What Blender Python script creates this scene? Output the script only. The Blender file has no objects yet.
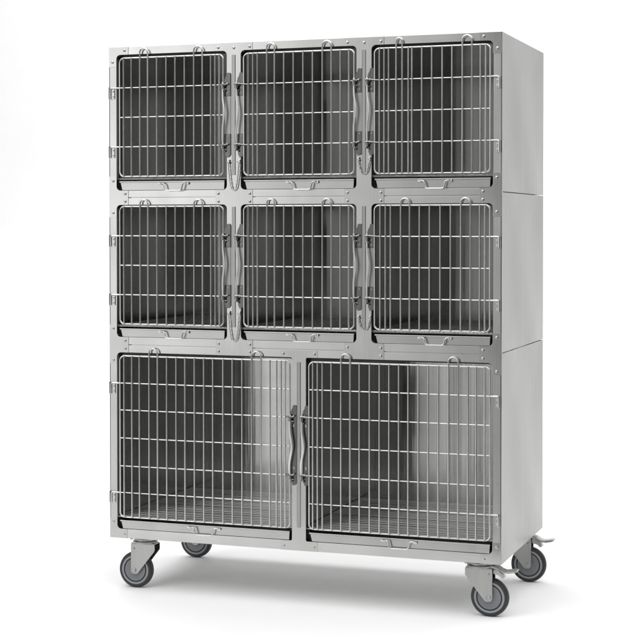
# Stainless steel veterinary cage bank on casters, studio close-up.
import bpy, bmesh, math, random
from mathutils import Vector, Matrix

random.seed(7)
S = bpy.context.scene
GLOW, BASE = 1.42, .16               # studio surroundings
COL = S.collection
G = 0.197                       # height of the cabinet's underside above the floor
W, D, H = 1.5, 0.7226, 1.8395   # cabinet width, depth, height
CAM = Vector((2.71079, -5.36600, 1.16969))   # in cabinet coordinates (z = 0 at the underside)

# ------------------------------------------------------------------ materials
def nodes(name):
    m = bpy.data.materials.new(name); m.use_nodes = True
    nt = m.node_tree; b = nt.nodes['Principled BSDF']
    return m, nt, b

def ramp(nt, src, lo, hi, p0=0.3, p1=0.7):
    r = nt.nodes.new('ShaderNodeMapRange')
    r.inputs['From Min'].default_value = p0; r.inputs['From Max'].default_value = p1
    r.inputs['To Min'].default_value = lo; r.inputs['To Max'].default_value = hi
    nt.links.new(src, r.inputs['Value'])
    return r.outputs['Result']

def steel(name, col=(.60, .60, .59), rough=.27, grain='x', vary=.05, rvar=.06, bump=.03, freq=260, wave=0):
    m, nt, b = nodes(name)
    tc = nt.nodes.new('ShaderNodeTexCoord')
    def noise(scale, sc=1.0, detail=3):
        mp = nt.nodes.new('ShaderNodeMapping'); mp.inputs['Scale'].default_value = scale
        nt.links.new(tc.outputs['Object'], mp.inputs['Vector'])
        n = nt.nodes.new('ShaderNodeTexNoise'); n.inputs['Scale'].default_value = sc
        n.inputs['Detail'].default_value = detail
        nt.links.new(mp.outputs['Vector'], n.inputs['Vector'])
        return n.outputs['Fac']
    sc = {'x': (2.5, freq, freq), 'z': (freq, freq, 2.5), 'n': (60, 60, 60)}[grain]
    fine = noise(sc)
    cloud = noise((3.5, 3.5, 2.2), 1.0, 5)
    mid = noise({'x': (.8, 25, 25), 'z': (25, 25, .8), 'n': (9, 9, 9)}[grain], 1.0, 2)
    add = nt.nodes.new('ShaderNodeMath'); add.operation = 'ADD'
    nt.links.new(fine, add.inputs[0]); nt.links.new(mid, add.inputs[1])
    v = ramp(nt, add.outputs[0], 1 - vary, 1 + vary, .7, 1.3)
    sm = nt.nodes.new('ShaderNodeMath'); sm.operation = 'MULTIPLY'          # faint handling smudges
    nt.links.new(v, sm.inputs[0]); nt.links.new(ramp(nt, noise((7, 7, 4), 1.0, 6), .93, 1.03, .35, .6), sm.inputs[1])
    mul = nt.nodes.new('ShaderNodeVectorMath'); mul.operation = 'SCALE'
    mul.inputs[0].default_value = col; nt.links.new(sm.outputs[0], mul.inputs['Scale'])
    nt.links.new(mul.outputs[0], b.inputs['Base Color'])
    b.inputs['Metallic'].default_value = 1.0
    r1 = ramp(nt, fine, rough - rvar * .5, rough + rvar * .5)
    r2 = ramp(nt, cloud, -rvar, rvar)
    a2 = nt.nodes.new('ShaderNodeMath'); a2.operation = 'ADD'
    nt.links.new(r1, a2.inputs[0]); nt.links.new(r2, a2.inputs[1])
    nt.links.new(a2.outputs[0], b.inputs['Roughness'])
    bp = nt.nodes.new('ShaderNodeBump'); bp.inputs['Strength'].default_value = bump
    bp.inputs['Distance'].default_value = .002
    mixb = nt.nodes.new('ShaderNodeMath'); mixb.operation = 'ADD'
    nt.links.new(fine, mixb.inputs[0]); nt.links.new(cloud, mixb.inputs[1])
    nt.links.new(mixb.outputs[0], bp.inputs['Height'])
    nt.links.new(bp.outputs['Normal'], b.inputs['Normal'])
    if wave:                                   # long shallow waves left by rolling and bending the sheet
        wv = noise((15, 15, .5), 1.0, 2)
        b2 = nt.nodes.new('ShaderNodeBump'); b2.inputs['Strength'].default_value = .5; b2.inputs['Distance'].default_value = .006 * wave
        nt.links.new(wv, b2.inputs['Height']); nt.links.new(bp.outputs['Normal'], b2.inputs['Normal'])
        nt.links.new(b2.outputs['Normal'], b.inputs['Normal'])
    return m

def matte(name, col, rough=.6, vary=.1, scale=40, bump=.05):
    m, nt, b = nodes(name)
    tc = nt.nodes.new('ShaderNodeTexCoord')
    n = nt.nodes.new('ShaderNodeTexNoise'); n.inputs['Scale'].default_value = scale; n.inputs['Detail'].default_value = 4
    nt.links.new(tc.outputs['Object'], n.inputs['Vector'])
    v = ramp(nt, n.outputs['Fac'], 1 - vary, 1 + vary)
    mul = nt.nodes.new('ShaderNodeVectorMath'); mul.operation = 'SCALE'
    mul.inputs[0].default_value = col; nt.links.new(v, mul.inputs['Scale'])
    nt.links.new(mul.outputs[0], b.inputs['Base Color'])
    nt.links.new(ramp(nt, n.outputs['Fac'], rough - .06, rough + .06), b.inputs['Roughness'])
    if bump:
        bp = nt.nodes.new('ShaderNodeBump'); bp.inputs['Strength'].default_value = bump; bp.inputs['Distance'].default_value = .001
        nt.links.new(n.outputs['Fac'], bp.inputs['Height']); nt.links.new(bp.outputs['Normal'], b.inputs['Normal'])
    return m

M_RAIL = steel('brushed_steel_horizontal', (.49, .49, .482), .19, 'x', vary=.035, rvar=.05)
M_PLATE = steel('brushed_steel_plate', (.44, .44, .433), .15, 'z', vary=.03, rvar=.05)
M_POST = steel('brushed_steel_post', (.48, .48, .472), .27, 'z', vary=.03, rvar=.05)
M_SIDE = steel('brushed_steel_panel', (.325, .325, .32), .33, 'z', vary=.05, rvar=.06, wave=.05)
M_INNER = steel('inner_sheet_steel', (.52, .52, .51), .15, 'z', wave=.6, vary=.14, rvar=.06, bump=.05, freq=120)
M_WALL = steel('inner_wall_steel', (.39, .39, .38), .19, 'z', vary=.07, rvar=.06, bump=.05, freq=120)  # same inner sheet, darkened in colour against bright bounced light
M_ROD = steel('polished_rod_steel', (.90, .90, .89), .42, 'z', vary=.03, rvar=.03, bump=0)
M_TRAY = steel('tray_steel', (.43, .43, .424), .26, 'x', vary=.03, rvar=.04)
M_WIRE = steel('polished_wire_steel', (.68, .68, .67), .36, 'n', vary=.05, rvar=.04, bump=.0)
M_DARK = steel('dark_steel_and_reflection', (.13, .13, .125), .2, 'z', vary=.2, rvar=.06)  # dark nuts; on small strike plates, dark reflection put into the colour
M_RIVET = steel('rivet_steel', (.5, .5, .49), .2, 'n', bump=0)
M_STRIP = steel('strip_steel', (.34, .34, .335), .34, 'z', vary=.12)
M_CHAIN = steel('chain_steel', (.50, .50, .49), .25, 'n', bump=0)
M_ZINC = steel('zinc_plated_steel', (.36, .36, .355), .28, 'z', vary=.05)
M_GRATE = steel('grate_steel', (.55, .55, .535), .40, 'x', vary=.12)
M_MESH = steel('woven_grate_steel', (.30, .30, .29), .28, 'n', vary=.2)
M_TYRE = matte('grey_rubber', (.022, .023, .025), .55, .1, 60)
M_HUB = matte('hub_plastic', (.165, .17, .18), .42, .05, 30, .02)
M_RING = matte('hub_ring_plastic', (.25, .26, .275), .4, .05, 30, .02)
M_SHADE = matte('opening_shade_paint', (.018, .018, .018), .5, .1, 50, 0)  # near-black colour stands in for the shade inside the openings
M_BASE = matte('pale_bounce_underside', (.62, .62, .61), .6, .05, 20, 0)  # unseen underside made pale to bounce light into the floor shadow
M_PAPER = matte('white_sweep', (.90, .90, .90), .9, .008, 6, 0)

# ------------------------------------------------------------------ mesh builder
class MB:
    def __init__(s): s.bm = bmesh.new(); s.mi = 0
    def _done(s, faces):
        for f in faces: f.material_index = s.mi
    def box(s, x0, x1, y0, y1, z0, z1, bev=0.0, seg=2):
        r = bmesh.ops.create_cube(s.bm, size=1)
        vs = r['verts']
        for v in vs:
            v.co = Vector(((x0 + x1) / 2 + v.co.x * (x1 - x0), (y0 + y1) / 2 + v.co.y * (y1 - y0), (z0 + z1) / 2 + v.co.z * (z1 - z0)))
        fs = set(f for v in vs for f in v.link_faces)
        s._done(fs)
        if bev:
            es = list(set(e for v in vs for e in v.link_edges))
            q = bmesh.ops.bevel(s.bm, geom=es, offset=bev, segments=seg, affect='EDGES', profile=.5)
            s._done(q['faces'])
        return s
    def tube(s, pts, r, n=8, closed=False, caps=True, radii=None):
        pts = [Vector(p) for p in pts]; k = len(pts); rings = []
        up = None
        for i, p in enumerate(pts):
            a = pts[i - 1] if (i > 0 or closed) else p
            b = pts[(i + 1) % k] if (i < k - 1 or closed) else p
            t = (b - a).normalized()
            if up is None:
                up = t.orthogonal().normalized()
            else:
                up = (up - t * up.dot(t))
                up = up.normalized() if up.length > 1e-6 else t.orthogonal().normalized()
            sd = t.cross(up)
            rr = radii[i] if radii else r
            rings.append([s.bm.verts.new(p + (up * math.cos(2 * math.pi * j / n) + sd * math.sin(2 * math.pi * j / n)) * rr) for j in range(n)])
        fs = []
        for i in range(k if closed else k - 1):
            A, B = rings[i], rings[(i + 1) % k]
            off = 0
            if closed and i == k - 1:      # match the twist of the last ring to the first
                off = min(range(n), key=lambda o: (A[0].co - B[o].co).length)
            for j in range(n):
                fs.append(s.bm.faces.new((A[j], A[(j + 1) % n], B[(j + 1 + off) % n], B[(j + off) % n])))
        if caps and not closed:
            fs.append(s.bm.faces.new(rings[0][::-1])); fs.append(s.bm.faces.new(rings[-1]))
        s._done(fs); return s
    def prism(s, pts2, axis, a0, a1, bev=0.0):
        """outline pts2 in the plane across `axis`, extruded from a0 to a1. 'y': (x,z); 'z': (x,y)"""
        def P(u, v, a): return Vector((u, a, v)) if axis == 'y' else Vector((u, v, a))
        A = [s.bm.verts.new(P(u, v, a0)) for u, v in pts2]
        B = [s.bm.verts.new(P(u, v, a1)) for u, v in pts2]
        n = len(pts2); fs = []
        fs.append(s.bm.faces.new(A)); fs.append(s.bm.faces.new(B[::-1]))
        for i in range(n):
            fs.append(s.bm.faces.new((A[i], B[i], B[(i + 1) % n], A[(i + 1) % n])))
        bmesh.ops.recalc_face_normals(s.bm, faces=fs)
        s._done(fs)
        if bev:
            q = bmesh.ops.bevel(s.bm, geom=list(fs[0].edges), offset=bev, segments=2, affect='EDGES', profile=.5)
            s._done(q['faces'])
        return s
    def lathe(s, prof, c, axis='y', n=48, closed=False):
        """prof: (radius, offset along axis)"""
        c = Vector(c); rings = []
        def P(r, a, t):
            if axis == 'y': return c + Vector((r * math.cos(t), a, r * math.sin(t)))
            return c + Vector((r * math.cos(t), r * math.sin(t), a))
        for r, a in prof:
            rings.append([s.bm.verts.new(P(max(r, 1e-5), a, 2 * math.pi * j / n)) for j in range(n)])
        fs = []
        m = len(prof)
        for i in range(m if closed else m - 1):
            A, B = rings[i], rings[(i + 1) % m]
            for j in range(n):
                fs.append(s.bm.faces.new((A[j], A[(j + 1) % n], B[(j + 1) % n], B[j])))
        bmesh.ops.recalc_face_normals(s.bm, faces=fs)
        s._done(fs); return s
    def rivet(s, x, z, y=-.0015, r=.0047):
        s.lathe([(r * 1.25, 0), (r * 1.25, -.0006), (r, -.0008), (r * .8, -.0022), (r * .4, -.003), (0, -.0032)], (x, y, z), 'y', 14)
        return s

def fillet(pts, n=7):
    """pts: (x, z[, r]) -> outline with rounded corners"""
    out = []; k = len(pts)
    for i, p in enumerate(pts):
        r = p[2] if len(p) > 2 else 0
        P = Vector(p[:2]); A = Vector(pts[i - 1][:2]); B = Vector(pts[(i + 1) % k][:2])
        if r <= 0: out.append(tuple(P)); continue
        da = (A - P).normalized(); db = (B - P).normalized()
        ang = da.angle(db); t = r / math.tan(ang / 2)
        c = P + (da + db).normalized() * (r / math.sin(ang / 2))
        s0 = P + da * t - c; s1 = P + db * t - c
        a0 = math.atan2(s0.y, s0.x); a1 = math.atan2(s1.y, s1.x)
        d = (a1 - a0 + math.pi) % (2 * math.pi) - math.pi
        for j in range(n + 1):
            a = a0 + d * j / n
            out.append((c.x + r * math.cos(a), c.y + r * math.sin(a)))
    return out

WORLD = {}
def empty(name, loc):
    o = bpy.data.objects.new(name, None); COL.objects.link(o); o.location = loc
    o.empty_display_size = .1; WORLD[o.name] = Vector(loc); return o

def build(name, mb, mats, parent=None, origin=None, sharp=32, z=G):
    """mesh coordinates are cabinet coordinates; z lifts them to the floor's zero"""
    bm = mb.bm
    bmesh.ops.remove_doubles(bm, verts=bm.verts, dist=1e-7)
    for f in bm.faces: f.smooth = True
    if origin is None:
        lo = Vector((min(v.co.x for v in bm.verts), min(v.co.y for v in bm.verts), min(v.co.z for v in bm.verts)))
        hi = Vector((max(v.co.x for v in bm.verts), max(v.co.y for v in bm.verts), max(v.co.z for v in bm.verts)))
        origin = (lo + hi) / 2
    origin = Vector(origin)
    for v in bm.verts: v.co -= origin
    me = bpy.data.meshes.new(name); bm.to_mesh(me); bm.free()
    me.set_sharp_from_angle(angle=math.radians(sharp))
    for m in (mats if isinstance(mats, (list, tuple)) else [mats]): me.materials.append(m)
    o = bpy.data.objects.new(name, me); COL.objects.link(o)
    wn = o.modifiers.new('weighted_normals', 'WEIGHTED_NORMAL'); wn.keep_sharp = True; wn.weight = 80
    wl = origin + Vector((0, 0, z)); WORLD[o.name] = wl
    if parent is not None:
        o.parent = parent; o.location = wl - WORLD[parent.name]
    else: o.location = wl
    return o

def adj(x, z, y):
    """front-plane measurement (x, z) -> the place the thing has when it stands y off that plane"""
    t = y / CAM.y
    return x + (CAM.x - x) * t, z + (CAM.z - z) * t

# ------------------------------------------------------------------ layout
PL, PR = .0315, 1.4695                     # inner edges of the outer posts
DIV = [(.4775, .5325), (.9745, 1.0305)]    # divider posts of the two upper tiers
MID = (.7303, .784)                        # divider post of the lower tier
Z_TOP = 1.810; Z12 = (1.2500, 1.3035); Z23 = (.6980, .7560); Z_BOT = .0355
SEAM = [(.7321 - .0012, .7321 + .0012), (1.2892 - .0012, 1.2892 + .0012)]
R = .016

root = empty('cage_bank', (W / 2, D / 2, 0))
root['label'] = 'tall stainless steel bank of eight barred animal cages in three tiers on grey casters'
root['category'] = 'animal cage'

# ------------------------------------------------------------------ shell
zs = [0.0, SEAM[0][0], SEAM[0][1], SEAM[1][0], SEAM[1][1], H]
for i in range(3):
    z0, z1 = zs[2 * i], zs[2 * i + 1]
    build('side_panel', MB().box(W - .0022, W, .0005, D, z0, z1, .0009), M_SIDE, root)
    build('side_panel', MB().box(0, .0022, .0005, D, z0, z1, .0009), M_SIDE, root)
    build('back_panel', MB().box(.0024, W - .0024, D - .003, D - .0005, z0 + .001, z1 - .001, .0008), M_SIDE, root)
build('top_panel', MB().box(.0024, W - .0024, .0245, D - .0034, H - .004, H - .0008, .0008), M_SIDE, root)
build('base_panel', MB().box(.0024, W - .0024, .0245, D - .0034, .0006, .012, .0008), M_BASE, root)
YB = .700                                   # inner back
YI = .0262                                  # inner liners start behind the front frame
tiers = [(1.314, 1.8245), (.768, 1.266), (.020, .7125)]          # inner floor deck and ceiling of each tier
xin = [(.018, .4965), (.5135, .9935), (1.0115, W - .018)]
xin3 = [(.018, .7485), (.7655, W - .018)]
cells = [(t, xin) for t in tiers[:2]] + [(tiers[2], xin3)]
for (zf, zc), xs in cells:
    m = MB()
    for k, (a, b) in enumerate(xs):
        bow = (.045, .042, .010)[k] if xs is xin else 0          # thin sheet, bowed to catch brighter reflections
        n = 24; F = [(a + (b - a) * i / n, YB - bow * (1 + math.cos(math.pi * i / n)) / 2) for i in range(n + 1)]
        m.prism(F + [(u, v + .0025) for u, v in F[::-1]], 'z', zf, zc)
    build('inner_back', m, M_INNER, root)
    build('ceiling_sheet', MB().box(.016, W - .016, YI, YB, zc, zc + .002), M_INNER, root)
    build('deck_sheet', MB().box(.016, W - .016, YI, YB, zf - .006, zf - .004), M_INNER, root)
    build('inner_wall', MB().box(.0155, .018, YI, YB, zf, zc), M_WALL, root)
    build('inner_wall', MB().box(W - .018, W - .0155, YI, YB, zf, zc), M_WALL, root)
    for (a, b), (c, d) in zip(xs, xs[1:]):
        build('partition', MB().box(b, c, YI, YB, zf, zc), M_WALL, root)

# ------------------------------------------------------------------ front frame
f = MB(); FD = .026
for a, b in ((.0026, PL), (PR, W - .0026)):
    f.mi = 1; f.box(a, b, 0, FD, 0.0005, H - .0005, .0015)
for a, b in DIV:
    f.box(a + .001, b - .001, .0004, FD, Z23[0] + .012, H - .006, .001)
f.box(MID[0] + .001, MID[1] - .001, .0004, FD, .006, Z23[0] + .011, .001)
f.mi = 0
def rail(x0, x1, z0, z1, y=0.0):
    f.box(x0, x1, y, FD, z0, z1, .0012, 2)
xs = [(PL + .0002, DIV[0][0] + .0008), (DIV[0][1] - .0008, DIV[1][0] + .0008), (DIV[1][1] - .0008, PR - .0002)]
for a, b in xs:
    rail(a, b, Z_TOP, H - .0005)
    for z0, z1 in (Z12, Z23):
        g = (z0 + z1) / 2
        rail(a, b, g + .0011, z1); rail(a, b, z0, g - .0011)
        f.box(a, b, .012, FD - .004, g - .004, g + .004)
for a, b in ((PL + .0002, MID[0] + .0008), (MID[1] - .0008, PR - .0002)):
    rail(a, b, .0005, Z_BOT)
frame = build('front_frame', f, [M_RAIL, M_POST], root, (W / 2, 0, 0))

def plate(outline, rivets):
    m = MB(); m.prism(fillet(outline), 'y', -.0016, .0012, .0005)
    m.mi = 1
    for x, z in rivets: m.rivet(x, z, -.0016)
    return build('corner_plate', m, [M_PLATE, M_RIVET], frame)

E0 = .0007
def mirror(pts): return [(W - p[0],) + tuple(p[1:]) for p in pts][::-1]
def both(pts, riv):
    plate(pts, riv); plate(mirror(pts), [(W - x, z) for x, z in riv])
both([(E0, H - .0009), (.0805, H - .0009), (.0805, Z_TOP), (PL, Z_TOP, R), (PL, 1.765), (E0, 1.765)], [(.0645, 1.8253), (.0155, 1.783)])
both([(E0, 1.3562), (PL, 1.3562), (PL, Z12[1], R), (.0795, Z12[1]), (.0795, Z12[0]), (PL, Z12[0], R), (PL, 1.2030), (E0, 1.2030)],
     [(.0175, 1.3392), (.0668, 1.2913), (.0668, 1.2630), (.0175, 1.2205)])
both([(E0, .8016), (PL, .8016), (PL, Z23[1], R), (.0795, Z23[1]), (.0795, Z23[0]), (PL, Z23[0], R), (PL, .6555), (E0, .6555)],
     [(.0165, .7872), (.0656, .7421), (.0656, .7130), (.0165, .6690)])
both([(E0, .0755), (PL, .0755), (PL, Z_BOT, R), (.0722, Z_BOT), (.0722, .0003), (E0, .0003)], [(.0157, .0608), (.0605, .0146)])
for a, b in DIV:
    l, r_ = a - .0455, b + .0460
    plate([(l, H - .0009), (r_, H - .0009), (r_, Z_TOP), (b, Z_TOP, R), (b, Z12[1], R), (r_, Z12[1]), (r_, Z12[0]), (b, Z12[0], R),
           (b, Z23[1], R), (r_, Z23[1]), (r_, Z23[0]), (l, Z23[0]), (l, Z23[1]), (a, Z23[1], R), (a, Z12[0], R),
           (l, Z12[0]), (l, Z12[1]), (a, Z12[1], R), (a, Z_TOP, R), (l, Z_TOP)],
          [(l + .0115, 1.8225), ((a + b) / 2, 1.8195), (r_ - .0115, 1.8220),
           (l + .0115, 1.2900), (l + .0115, 1.2610), (r_ - .0115, 1.2895), (r_ - .0115, 1.2608),
           (l + .0115, .7398), (l + .0115, .7121), (r_ - .0115, .7400), (r_ - .0115, .7124)])
a, b = MID
plate([(.687, .7238), (.8277, .7238), (.8277, Z23[0]), (b, Z23[0], .006), (b, Z_BOT, .006), (.8277, Z_BOT), (.8277, .0003), (.687, .0003),
       (.687, Z_BOT), (a, Z_BOT, .006), (a, Z23[0], .006), (.687, Z23[0])],
      [(.6965, .7110), (.8158, .7113), (.6988, .0145), (.8152, .0150)])
# near-black strip round each opening, added to stand in for shade
def shade_ring(x0, x1, z0, z1, r=R):
    m = MB(); w = .0065
    o = fillet([(x0 - .003, z0 - .003, r), (x1 + .003, z0 - .003, r), (x1 + .003, z1 + .003, r), (x0 - .003, z1 + .003, r)])
    i = fillet([(x0 + w, z0 + w, r - w * .6), (x1 - w, z0 + w, r - w * .6), (x1 - w, z1 - w, r - w * .6), (x0 + w, z1 - w, r - w * .6)])
    ys = (.0262, .0300); V = []
    for y in ys:
        V.append(([m.bm.verts.new((u, y, v)) for u, v in o], [m.bm.verts.new((u, y, v)) for u, v in i]))
    n = len(o); fs = []
    for k in range(n):
        q = (k + 1) % n
        fs.append(m.bm.faces.new((V[0][0][k], V[0][0][q], V[0][1][q], V[0][1][k])))
        fs.append(m.bm.faces.new((V[1][0][k], V[1][1][k], V[1][1][q], V[1][0][q])))
        fs.append(m.bm.faces.new((V[0][1][k], V[0][1][q], V[1][1][q], V[1][1][k])))
        fs.append(m.bm.faces.new((V[0][0][k], V[1][0][k], V[1][0][q], V[0][0][q])))
    bmesh.ops.recalc_face_normals(m.bm, faces=fs)
    build('opening_shade', m, M_SHADE, frame)
OPEN1 = [(PL, DIV[0][0]), (DIV[0][1], DIV[1][0]), (DIV[1][1], PR)]
OPEN3 = [(PL, MID[0]), (MID[1], PR)]
for x0, x1 in OPEN1:
    shade_ring(x0, x1, Z12[1], Z_TOP); shade_ring(x0, x1, Z23[1], Z12[0])
for x0, x1 in OPEN3:
    shade_ring(x0, x1, Z_BOT, Z23[0])

# round cover rods down the middle of every divider
def rod_bar(x, z0, z1):
    m = MB(); n = 10; pts = []
    w = .0068
    prof = [(-w, 0), (-w, -.0016), (-w * .8, -.0030), (w * .8, -.0030), (w, -.0016), (w, 0)]
    m.prism([(x + u, v) for u, v in prof], 'z', z0, z1)
    m.bm.transform(Matrix.Translation((0, -.0017, 0)))
    build('cover_strip', m, M_STRIP, frame)
for a, b in DIV:
    c = (a + b) / 2
    rod_bar(c, 1.357, 1.794); rod_bar(c, .802, 1.2415)
rod_bar(sum(MID) / 2, .0840, .6810)

# ------------------------------------------------------------------ drip trays, grates
def tray(x0, x1, z0, z1):
    m = MB(); a, b = x0 + .0125, x1 - .0075; s = .0105
    top = z1 - .0050
    o = [(a + s, z0), (b - s * .35, z0), (b - .002, top), (a + .0035, top)]
    m.prism(fillet([(o[0][0], o[0][1], .003), (o[1][0], o[1][1], .003), (o[2][0], o[2][1]), (o[3][0], o[3][1])], 4), 'y', -.0005, .003, .0007)
    m.box(a, b, -.0055, .004, top - .0002, z1, .0016, 3)                  # rolled top lip
    m.box(a + s, b - s, .003, .66, z0 + .0005, z0 + .002)                 # pan
    m.box(a + s, a + s + .0015, .003, .66, z0 + .002, z1 - .006); m.box(b - s - .0015, b - s, .003, .66, z0 + .002, z1 - .006)
    m.box(a + s, b - s, .6585, .66, z0 + .002, z1 - .006)
    t = build('drip_tray', m, M_TRAY, root)
    return t
def handle(t, xa, xb, xc, xd, zt, zb):
    """wire bail hung from two clips on the tray face"""
    y = -.010; m = MB(); pts = []
    def P(x, z, yy): 
        u, v = adj(x, z, yy); return Vector((u, yy, v))
    raw = [P(xa - .004, zt + .001, -.005), P(xa + .007, zt + .0018, -.012), P(xb - .0065, zt - .002, -.015), P(xb - .0015, zb + .006, -.016), P(xb + .005, zb, -.016),
           P((xb + xc) / 2, zb - .0002, -.016), P(xc - .005, zb, -.016), P(xc + .0015, zb + .006, -.016), P(xc + .0065, zt - .002, -.015), P(xd - .007, zt + .0018, -.012), P(xd + .004, zt + .001, -.005)]
    m.tube(smooth(raw, 4), .0027, 8)
    for x in (xa, xd):
        c = P(x, zt, -.006)
        m.box(c.x - .008, c.x + .008, -.0085, -.0005, c.z - .0042, c.z + .0042, .0018)
        m.rivet(c.x + (.004 if x == xa else -.004), c.z, -.0085, .0022)
    build('tray_handle', m, M_WIRE, t)

def smooth(p, n):
    out = []
    for i in range(len(p) - 1):
        a = p[max(i - 1, 0)]; b = p[i]; c = p[i + 1]; d = p[min(i + 2, len(p) - 1)]
        for k in range(n):
            t = k / n
            out.append(.5 * ((2 * b) + (c - a) * t + (2 * a - 5 * b + 4 * c - d) * t * t + (3 * b - a - 3 * c + d) * t ** 3))
    out.append(p[-1]); return out

def mesh_grate(x0, x1, z, front):
    """woven wire floor"""
    m = MB(); p = .0135; y0, y1 = .012, .690
    k = 0; y = y0
    while y < y1:
        n = 3; m.tube([(x0, y, z), (x1, y, z)], .0021, 5, caps=False); y += p
    x = x0 + .004
    while x < x1:
        m.tube([(x, y0, z + .0024), (x, y1, z + .0024)], .0021, 5, caps=False); x += p
    m.tube([(x0, y0 - .001, z - .002), (x1, y0 - .001, z - .002)], .003, 6)
    build('floor_grate', m, M_MESH, root)
def slat_grate(x0, x1, z):
    m = MB(); y0, y1 = .010, .692; p = .0165; y = y0
    rnd = random.Random(3)
    while y < y1:
        m.box(x0, x1, y, y + .0125, z - .004 + rnd.uniform(-.0004, .0004), z + rnd.uniform(-.0004, .0004), .0018); y += p
    for x in (x0 + .04, (x0 + x1) / 2, x1 - .04):
        m.box(x, x + .012, y0 + .06, y1, z - .012, z - .0046)
    build('floor_grate', m, M_GRATE, root)

for i, (x0, x1) in enumerate(OPEN1):
    for z0, z1 in ((1.3048, 1.3382), (.7572, .7886)):
        t = tray(x0, x1, z0, z1)
        c = {0: .2638, 1: .7695, 2: 1.262}[i]
        handle(t, c - .0540, c - .0340, c + .0310, c + .0540, z1 - .0095, z0 - .0012)
    a, b = xin[i]
    mesh_grate(a + .003, b - .003, 1.3480, True)
    mesh_grate(a + .003, b - .003, .7985, True)
for i, (x0, x1) in enumerate(OPEN3):
    t = tray(x0, x1, .0372, .0690)
    c = (.3842, 1.1325)[i]
    handle(t, c - .0585, c - .0350, c + .0315, c + .0585, .0575, .0320)
    a, b = xin3[i]
    slat_grate(a + .003, b - .003, .0815)

# ------------------------------------------------------------------ doors
YF, YV, RW = -.0062, -.0115, .0030
def bar_x(x, z, y): return adj(x, z, y)[0]
def door(bars, hooks, zt, zb, hz, hook_top, hinge_side, hinge_h, latch_sides, latch_h, big=False):
    zc = (zt + zb) / 2
    m = MB()
    X0, X1 = bar_x(bars[0], zc, YF), bar_x(bars[-1], zc, YF)
    T = adj(0, zt, YF)[1]; B = adj(0, zb, YF)[1]
    r = .0175
    o = fillet([(X0, B, r), (X1, B, r), (X1, T, r), (X0, T, r)], 8)
    m.tube([(u, YF, v) for u, v in o], RW * 1.08, 10, closed=True)
    for i, x in enumerate(bars[1:-1], 1):
        if i in hooks or i - 1 in hooks: continue
        xx = bar_x(x, zc, YV)
        dx = min(abs(xx - X0), abs(X1 - xx)); cut = 0
        if dx < r: cut = r - math.sqrt(max(r * r - (r - dx) ** 2, 0))
        m.tube([(xx, YV, B + cut - .0006), (xx, YV, T - cut + .0006)], RW, 8)
    for k, z in enumerate(hz):
        z_ = adj(0, z, YF)[1]
        a, b = X0, X1
        ext = []
        for side in latch_sides:
            if k in latch_h:
                if side == 'R': b = X1 + .012
                else: a = X0 - .012
        m.tube([(a, YF, z_), (b, YF, z_)], RW * .78, 8)
    d = build('cage_door', m, M_WIRE, root)
    if big: d['label'] = 'large lower tier door of upright wire bars'
    # hairpin loops standing above the top wire
    for h in hooks:
        xa, xb = bar_x(bars[h], zc, YV), bar_x(bars[h + 1], zc, YV)
        tp = adj(0, hook_top, YV)[1]; rr = (xb - xa) / 2
        pts = [(xa, YV, B - .0006)] + [(xa, YV, B + (tp - rr - B) * q / 3) for q in (1, 2, 3)]
        for j in range(1, 12):
            t = math.pi * (1 - j / 12)
            pts.append(((xa + xb) / 2 + rr * math.cos(t), YV, tp - rr + rr * math.sin(t)))
        pts += [(xb, YV, B + (tp - rr - B) * q / 3) for q in (3, 2, 1)] + [(xb, YV, B - .0006)]
        build('hairpin_bar', MB().tube(pts, RW, 8), M_WIRE, d)
    # hinge pins bent down into a clip on the outer post
    for k in hinge_h:
        z = hz[k]; m = MB(); zz = adj(0, z, YF)[1]
        if hinge_side == 'L':
            xe = .0082; x1 = X0; pts = [(x1, YF, zz), (xe + .006, YF, zz), (xe + .002, YF, zz - .0012), (xe, YF, zz - .005), (xe, YF, zz - .040)]
            m.tube(pts, RW, 8)
            m.mi = 2; m.box(.0022, .0048, -.0098, -.0017, zz - .040, zz + .003, .0008)
            m.box(.0048, .0245, -.0036, -.0017, zz - .040, zz - .004, .0006)
            m.mi = 1; m.rivet(.0195, zz - .012, -.0036, .0028); m.rivet(.0195, zz - .031, -.0036, .0028)
        else:
            xe = 1.4905; x1 = X1; pts = [(x1, YF, zz), (xe - .006, YF, zz), (xe - .002, YF, zz - .0012), (xe, YF, zz - .005), (xe, YF, zz - .040)]
            m.tube(pts, RW, 8)
            m.mi = 2; m.box(1.4955, 1.4975, -.0090, -.0017, zz - .042, zz + .003, .0008)
            m.box(1.4805, 1.4955, -.0036, -.0017, zz - .040, zz - .006, .0006)
            m.mi = 1; m.rivet(1.4855, zz - .013, -.0036, .0028); m.rivet(1.4855, zz - .031, -.0036, .0028)
        build('hinge', m, [M_WIRE, M_RIVET, M_POST], d)
    for side in latch_sides:
        latch(d, side, X1 if side == 'R' else X0, hz[latch_h[0]], hz[latch_h[1]], big)
    return d

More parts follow.
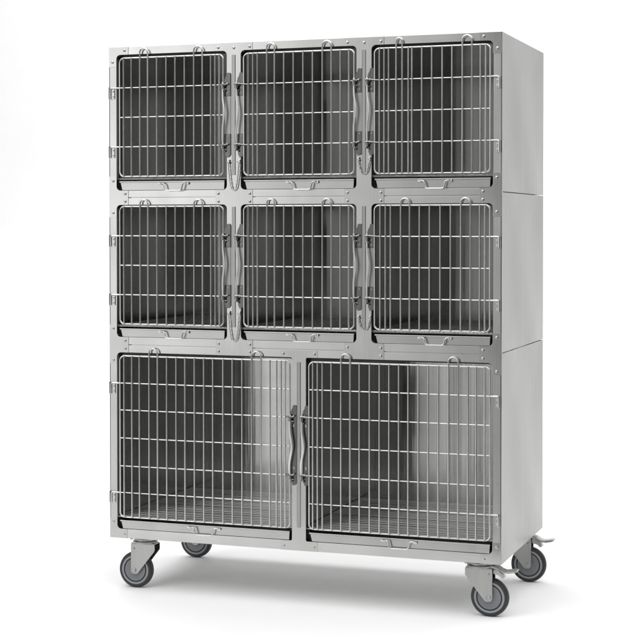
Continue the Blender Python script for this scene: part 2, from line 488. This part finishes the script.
def latch(d, side, xd, zu, zl, big):
    """two-point latch: a bowed pull rod turning in two sleeves, over a notched strike plate"""
    s = 1 if side == 'R' else -1
    zu = adj(0, zu, -.014)[1]; zl = adj(0, zl, -.014)[1]
    # strike plate lies on the post
    x0 = xd + (.0035 if s > 0 else -.0270); w = .0255
    top, bot = zu + .045, zl - .045
    if big: x0 += -.002 if s > 0 else .001; top, bot = zu + .043, zl - .039
    def ends(z0, z1, up, down):
        L = x0; Rr = x0 + w
        p = []
        p += [(L + .0005, z0 + (.030 if down else 0)), (L, z0 + (.026 if down else 0))] if down else [(L, z0)]
        if down: p = [(L, z0 + .030), (L + .004, z0 + .020), (L + .003, z0 + .014), (L + .009, z0), (Rr - .006, z0 + .002), (Rr, z0 + .010)]
        else: p = [(L, z0), (Rr, z0)]
        if up: p += [(Rr, z1 - .006), (Rr - .003, z1 - .001), (Rr - .006, z1 - .003), (Rr - .009, z1), (L + .010, z1 - .002), (L + .008, z1 - .012), (L + .003, z1 - .020), (L, z1 - .030)]
        else: p += [(Rr, z1), (L, z1)]
        return p
    y0 = -.0019
    if big:
        m = MB(); m.prism(ends(bot, top, True, True), 'y', -.0052, y0, .0008)
        m.mi = 1
        for z in (zu - .032, zl + .025): m.rivet(x0 + w * .55, z, -.0052, .0034)
        build('strike_plate', m, [M_DARK, M_RIVET], d)
    else:
        q = .086
        m = MB(); m.box(x0 + .003, x0 + w, -.0042, y0, bot + q, top - q, .0006)  # paler middle: a reflection imitated by a lighter steel
        m.mi = 1
        m.prism(ends(top - q, top, True, False), 'y', -.0060, y0, .0008); m.prism(ends(bot, bot + q, False, True), 'y', -.0060, y0, .0008)
        m.mi = 2
        for z in (top - q + .010, top - q + .026, bot + q - .010): m.rivet(x0 + w * .62, z, -.0060, .0022)
        build('strike_plate', m, [M_STRIP, M_DARK, M_RIVET], d)
    # pull rod
    xr = xd + ((.0040 if big else .0020) if s > 0 else -.0255)
    m = MB(); yr = -.0165; L = zu - zl
    b = .0075
    raw = []; rad = []
    N = 26
    for k in range(N + 1):
        t = k / N; z = zu - .006 - (L - .012) * t
        bow = b * math.exp(-((t - .47) / .20) ** 2) if big is False else (.0085 * math.exp(-((t - .50) / .20) ** 2)) - .002 * math.exp(-((t - .88) / .15) ** 2)
        raw.append((xr + bow, yr - .004 * math.sin(math.pi * t), z)); rad.append(.0030 + .0010 * math.sin(math.pi * t))
    m.tube(raw, .004, 10, radii=rad)
    m.tube([(xr, yr, zu - .004), (xr, yr + .002, zu + .010)], .0036, 8); m.tube([(xr, yr, zl + .004), (xr, yr + .002, zl - .016)], .0036, 8)
    build('pull_rod', m, M_ROD, d)
    for z in (zu, zl):
        m = MB()
        m.lathe([(.0040, -.0095), (.0064, -.0085), (.0064, .0045), (.0040, .0055), (.0040, -.0095)], (xr, yr, z - .006), 'z', 14)
        xo = xd - .001 * s; xe = x0 + w * (.62 if s > 0 else .42)
        zz = z + (CAM.z - z) * 0
        m.tube(smooth([Vector((xo - .014 * s, -.0068, zz)), Vector((xo, -.0105, zz + .0006)), Vector((xr, -.0185, zz + .003)), Vector((xr + .007 * s, -.0165, zz + .0005)), Vector((xe, -.0085, zz + .0035))], 4), .0030, 8)
        m.lathe([(0, -.004), (.0035, -.003), (.0046, 0), (.0035, .003), (0, .004)], (xe, -.0105, zz + .0035), 'y', 12)
        m.box(xr + .003 * s - .003, xr + .003 * s + .003, -.0205, -.0035, z - .020, z - .008, .001)
        m.mi = 1
        m.lathe([(0, -.0065), (.0040, -.0065), (.0050, -.0055), (.0050, .0015), (0, .0015)], (xr + .0075, -.0075, z - .0010), 'y', 6)
        m.lathe([(0, -.0065), (.0030, -.0065), (.0036, -.0055), (.0036, .0015), (0, .0015)], (xr + .0060, -.0070, z - .0215), 'y', 8)
        m.mi = 0
        m.tube([(xr - .004 * s, yr - .002, z - .013), (xr + .010 * s, -.0065, z - .017)], .0024, 8)
        build('latch_cam', m, [M_ZINC, M_DARK], d)

LB = [.0447, .0602, .0922, .1271, .1589, .1961, .2342, .2706, .3083, .3459, .3794, .4132, .4306, .4464, .4627]
MBX = [.5438, .5610, .5792, .5968, .6334, .6625, .6991, .7355, .7726, .8088, .8459, .8790, .9137, .9452, .9653]
RB1 = [1.0415, 1.0590, 1.0765, 1.0930, 1.1205, 1.1420, 1.1650, 1.1780, 1.2140, 1.2500, 1.2875, 1.3225, 1.3595, 1.3930, 1.4235, 1.4420, 1.4585]
RB = [1.0412, 1.0620, 1.0816, 1.1004, 1.1375, 1.1697, 1.2060, 1.2423, 1.2810, 1.3180, 1.3545, 1.3885, 1.4219, 1.4400, 1.4580]
B3L = [.0436, .0598, .0921, .1231, .1629, .1967, .2349, .2730, .3090, .3467, .3843, .4204, .4608, .4979, .5360, .5734, .6100, .6446, .6707, .6882, .7039, .7215]
B3R = [.7956, .8099, .8277, .8461, .8798, .9163, .9503, .9854, 1.0232, 1.0597, 1.0954, 1.1311, 1.1654, 1.2024, 1.2381, 1.2748, 1.3114, 1.3461, 1.3807, 1.4101, 1.4405, 1.4590]
for zt, zb, hz, ht, rb, rh in ((1.7970, 1.3562, (1.6865, 1.5765, 1.4665), 1.8318, RB1, (4, 12)), (1.2440, .8055, (1.1345, 1.0245, .9145), 1.2690, RB, (4, 10))):
    door(LB, (3, 9), zt, zb, hz, ht, 'L', (0, 2), ('R',), (0, 2))
    door(MBX, (4, 10), zt, zb, hz, ht, None, (), ('L', 'R'), (0, 2))
    door(rb, rh, zt, zb, hz, ht, 'R', (0, 2), ('L',), (0, 2))
H3 = (.5830, .4820, .3770, .2720, .1720)
door(B3L, (4, 15), .6850, .0805, H3, .7150, 'L', (0, 4), ('R',), (1, 3), True)
door(B3R, (5, 16), .6830, .0812, H3, .7150, 'R', (0, 4), ('L',), (1, 3), True)

# ------------------------------------------------------------------ keeper chains
def chain(xa, xb, za, zlow):
    y = -.011; n = 400; pts = []
    for k in range(n + 1):
        t = k / n * 2 - 1
        x = (xa + xb) / 2 + (xb - xa) / 2 * (abs(t) ** .85) * (1 if t > 0 else -1)
        z = zlow + (za - zlow) * abs(t) ** 2.6
        pts.append(Vector((x, y, z)))
    m = MB(); ll = .0074; acc = 0; last = pts[0]; flip = 0
    for i in range(1, n + 1):
        if (pts[i] - last).length >= ll:
            c = (pts[i] + last) / 2; t = (pts[i] - last).normalized()
            sd = Vector((0, 1, 0)); 
            if flip: sd = t.cross(sd).normalized()
            ring = []
            for j in range(10):
                a = 2 * math.pi * j / 10
                ring.append(c + t * (.0056 * math.cos(a)) + sd * (.0019 * math.sin(a)))
            m.tube(ring, .00095, 5, closed=True)
            last = pts[i]; flip ^= 1
    for x in (xa, xb):
        m.box(x - .0045, x + .0045, -.009, -.0040, za - .003, za + .013, .002)
        m.tube([(x - .006, -.0125, za + .004), (x, -.015, za - .003), (x + .006, -.0125, za + .004)], .0018, 6)
    build('keeper_chain', m, M_CHAIN, root)
for (x, y, a, b) in ((.4855, .5275, 1.4005, 1.3010), (.9825, 1.0240, 1.4030, 1.3545), (.4865, .5280, .8480, .7500), (.9830, 1.0260, .8420, .8015)):
    chain(x + .0015, y + .0015, a, b)

# ------------------------------------------------------------------ casters
RWL = .0680
def caster(cx, cy, s, brake):
    ax, az = cx + .036 * s, -G + RWL
    c = empty('caster', (cx, cy, 0)); c.parent = root; c.location = Vector((cx, cy, 0)) - root.location
    WORLD[c.name] = Vector((cx, cy, 0))
    m = MB()
    m.box(cx - .055, cx + .055, cy - .045, cy + .045, -.0045, 0.0, .0015)
    for dx in (-.042, .042):
        for dy in (-.033, .033): m.lathe([(0, -.0105), (.005, -.010), (.007, -.0085), (.007, -.0045), (0, -.0045)], (cx + dx, cy + dy, 0), 'z', 6)
    m.lathe([(0, -.0047), (.040, -.0047), (.043, -.0075), (.043, -.0105), (.037, -.0125), (.037, -.015), (.0445, -.016), (.0465, -.019), (.0465, -.0225), (.040, -.0245), (0, -.0245)], (cx, cy, 0), 'z', 40)
    build('swivel_head', m, M_ZINC, c)
    # fork: crown plate and two cheeks
    m = MB()
    m.box(cx - .047, cx + .047, cy - .0245, cy + .0245, -.0290, -.0243, .0012)
    o = fillet([(cx - .049 * s, -.0262, .004), (cx + .049 * s, -.0262, .006), (cx + .049 * s, az - .0135, .0128), (ax - .0130 * s, az - .0135, .0128), (cx - .049 * s, -.0520, .012)], 8)
    for yy in (-.0245, .0220):
        m.prism(o, 'y', cy + yy, cy + yy + .0026, .0007)
    m.lathe([(0, -.0300), (.0052, -.0300), (.0066, -.0288), (.0068, -.0262), (0, -.0262)], (ax, cy, az), 'y', 24)
    m.lathe([(.0095, -.0247), (.0095, -.0264), (.0088, -.0270), (.004, -.0270)], (ax, cy, az), 'y', 24)
    m.rivet(cx + .036 * s, -.046, cy - .0245, .0034)
    m.lathe([(0, .0300), (.0045, .0300), (.0068, .0285), (.0068, .0247), (0, .0247)], (ax, cy, az), 'y', 6)
    m.tube([(ax, cy - .0245, az), (ax, cy + .0245, az)], .0040, 10)
    build('fork', m, M_ZINC, c)
    # tyre
    m = MB(); w = .0155
    prof = [(.0545, -w + .001), (.0580, -w), (.0630, -w + .0012), (.0662, -w + .0045), (.0678, -w + .0095), (RWL, 0),
            (.0678, w - .0095), (.0662, w - .0045), (.0630, w - .0012), (.0580, w), (.0545, w - .001)]
    m.lathe(prof, (ax, cy, az), 'y', 64, closed=True)
    build('tyre', m, M_TYRE, c)
    m = MB()
    for q in (-1, 1):
        m.mi = 1
        m.lathe([(.0548, q * (w - .001)), (.0530, q * (w + .0004)), (.0480, q * (w + .0004)), (.0465, q * (w - .0012))], (ax, cy, az), 'y', 64)
        m.mi = 2
        m.lathe([(.0465, q * (w - .0012)), (.0458, q * (w - .0045)), (.0432, q * (w - .0045)), (.0425, q * (w - .0012))], (ax, cy, az), 'y', 64)
        m.mi = 0
        m.lathe([(.0425, q * (w - .0012)), (.0415, q * (w - .0002)), (.026, q * (w - .0022)), (.015, q * (w - .0018)), (.013, q * (w + .003)), (.006, q * (w + .003))], (ax, cy, az), 'y', 64)
    build('wheel', m, [M_HUB, M_RING, M_TYRE], c)
    if brake:
        m = MB()
        P = [(.022, -.0165), (.050, -.0165), (.066, -.0200), (.080, -.0290), (.094, -.0330), (.112, -.0300), (.126, -.0275), (.134, -.0290), (.1345, -.0330), (.122, -.0370), (.104, -.0405), (.086, -.0390), (.068, -.0300), (.050, -.0245), (.022, -.0245)]
        m.prism([(cx + u * s, v) for u, v in P], 'y', cy - .020, cy + .020, .0022)
        Q = [(.046, -.030), (.066, -.030), (.084, -.044), (.090, -.056), (.082, -.060), (.070, -.050), (.046, -.044)]
        m.prism([(cx + u * s, v) for u, v in Q], 'y', cy - .014, cy + .014, .001)
        build('brake_pedal', m, M_ZINC, c)
caster(1.4090, .0700, 1, True)
caster(.1130, .0700, -1, False)
caster(1.4260, .6500, 1, True)
caster(.1080, .6450, -1, False)

# ------------------------------------------------------------------ studio sweep
m = MB(); nx = 2
def sheet(name, prof, x0, x1):
    m = MB(); V = [[m.bm.verts.new((x, y, z)) for x in (x0, x1)] for y, z in prof]
    for i in range(len(V) - 1): m.bm.faces.new((V[i][0], V[i][1], V[i + 1][1], V[i + 1][0]))
    bmesh.ops.recalc_face_normals(m.bm, faces=m.bm.faces[:])
    o = build(name, m, M_PAPER, None, (0, 0, 0), 60, 0)
    return o
m = MB()
def edge(x): return (4.5 + .3297 * (x - CAM.x)) / .9441 + CAM.y      # the paper is laid square to the camera
m.bm.faces.new([m.bm.verts.new(p) for p in ((-13, edge(-13), 0), (9, edge(9), 0), (9, 3.5, 0), (-13, 3.5, 0))])
fl = build('floor', m, M_PAPER, None, (0, 0, 0), 60, 0); fl['kind'] = 'structure'
cv = [(3.5 + 2.0 * math.sin(a), 2.0 - 2.0 * math.cos(a)) for a in [math.pi / 2 * k / 16 for k in range(17)]] + [(5.5, 7.0)]
bd = sheet('backdrop', cv, -13, 9); bd['kind'] = 'structure'

# ------------------------------------------------------------------ light
w = bpy.data.worlds.new('World'); S.world = w; w.use_nodes = True
nt = w.node_tree; bg = nt.nodes['Background']
def mth(op, x, y=None):
    n = nt.nodes.new('ShaderNodeMath'); n.operation = op
    for i, v in enumerate((x, y)):
        if v is None: continue
        if isinstance(v, (int, float)): n.inputs[i].default_value = v
        else: nt.links.new(v, n.inputs[i])
    return n.outputs[0]
# studio surroundings: a soft glow to the left of the camera, dim elsewhere
tcw = nt.nodes.new('ShaderNodeTexCoord'); sep = nt.nodes.new('ShaderNodeSeparateXYZ')
nt.links.new(tcw.outputs['Generated'], sep.inputs[0])
azi = mth('ARCTAN2', mth('MULTIPLY', sep.outputs[0], -1.0), mth('MULTIPLY', sep.outputs[1], -1.0))
ele = mth('ARCSINE', sep.outputs[2])
def gauss(v, c, sg):
    d = mth('DIVIDE', mth('SUBTRACT', v, math.radians(c)), math.radians(sg))
    return mth('POWER', math.e, mth('MULTIPLY', mth('MULTIPLY', d, d), -.5))
lobe = mth('MULTIPLY', gauss(azi, 30, 13.5), gauss(ele, 12, 28))
stp = nt.nodes.new('ShaderNodeMapRange'); stp.interpolation_type = 'SMOOTHSTEP'
stp.inputs['From Min'].default_value = math.radians(11.0); stp.inputs['From Max'].default_value = math.radians(16.0)
stp.inputs['To Min'].default_value = .38; stp.inputs['To Max'].default_value = 1.0
nt.links.new(azi, stp.inputs['Value'])
lobe = mth('MULTIPLY', lobe, stp.outputs[0])
val = mth('ADD', mth('MULTIPLY', lobe, GLOW), BASE)
cmb = nt.nodes.new('ShaderNodeCombineColor')
for i in range(3): nt.links.new(val, cmb.inputs[i])
nt.links.new(cmb.outputs[0], bg.inputs['Color'])
bg.inputs['Strength'].default_value = 1.0
def softbox(name, loc, target, sx, sy, power):
    l = bpy.data.lights.new(name, 'AREA'); l.shape = 'RECTANGLE'; l.size = sx; l.size_y = sy; l.energy = power
    o = bpy.data.objects.new(name, l); COL.objects.link(o); o.location = loc
    o.rotation_euler = (Vector(target) - Vector(loc)).to_track_quat('-Z', 'Y').to_euler(); return o
softbox('key_softbox', (-2.2, -3.6, 2.1), (.3, 0, 1.3), 2.6, 2.8, 8)
softbox('overhead_softbox', (1.7, -1.2, 5.2), (1.7, -.9, 0), 11, 10, 720)
softbox('backdrop_softbox', (-1.4, 2.6, 6.2), (-1.4, 5.2, 1.5), 6, 2.0, 90)

# ------------------------------------------------------------------ camera
yaw, pitch = .335928, .017751
fw = Vector((-math.sin(yaw) * math.cos(pitch), math.cos(yaw) * math.cos(pitch), -math.sin(pitch)))
rt = Vector((math.cos(yaw), math.sin(yaw), 0)); up = rt.cross(fw)
cd = bpy.data.cameras.new('camera'); cam = bpy.data.objects.new('camera', cd); COL.objects.link(cam)
cam.matrix_world = Matrix(((rt.x, up.x, -fw.x, CAM.x), (rt.y, up.y, -fw.y, CAM.y), (rt.z, up.z, -fw.z, CAM.z + G), (0, 0, 0, 1)))
cd.sensor_width = 36; cd.lens = 36 * 1588.126 / 640
cd.shift_y = -(320 - 254.624) / 640
cd.clip_start = .05; cd.clip_end = 200
S.camera = cam
S.view_settings.view_transform = 'Standard'; S.view_settings.look = 'None'
S.view_settings.exposure = 0; S.view_settings.gamma = 1
S.cycles.max_bounces = 12; S.cycles.glossy_bounces = 8
S.cycles.caustics_reflective = True
S.cycles.sample_clamp_indirect = 6
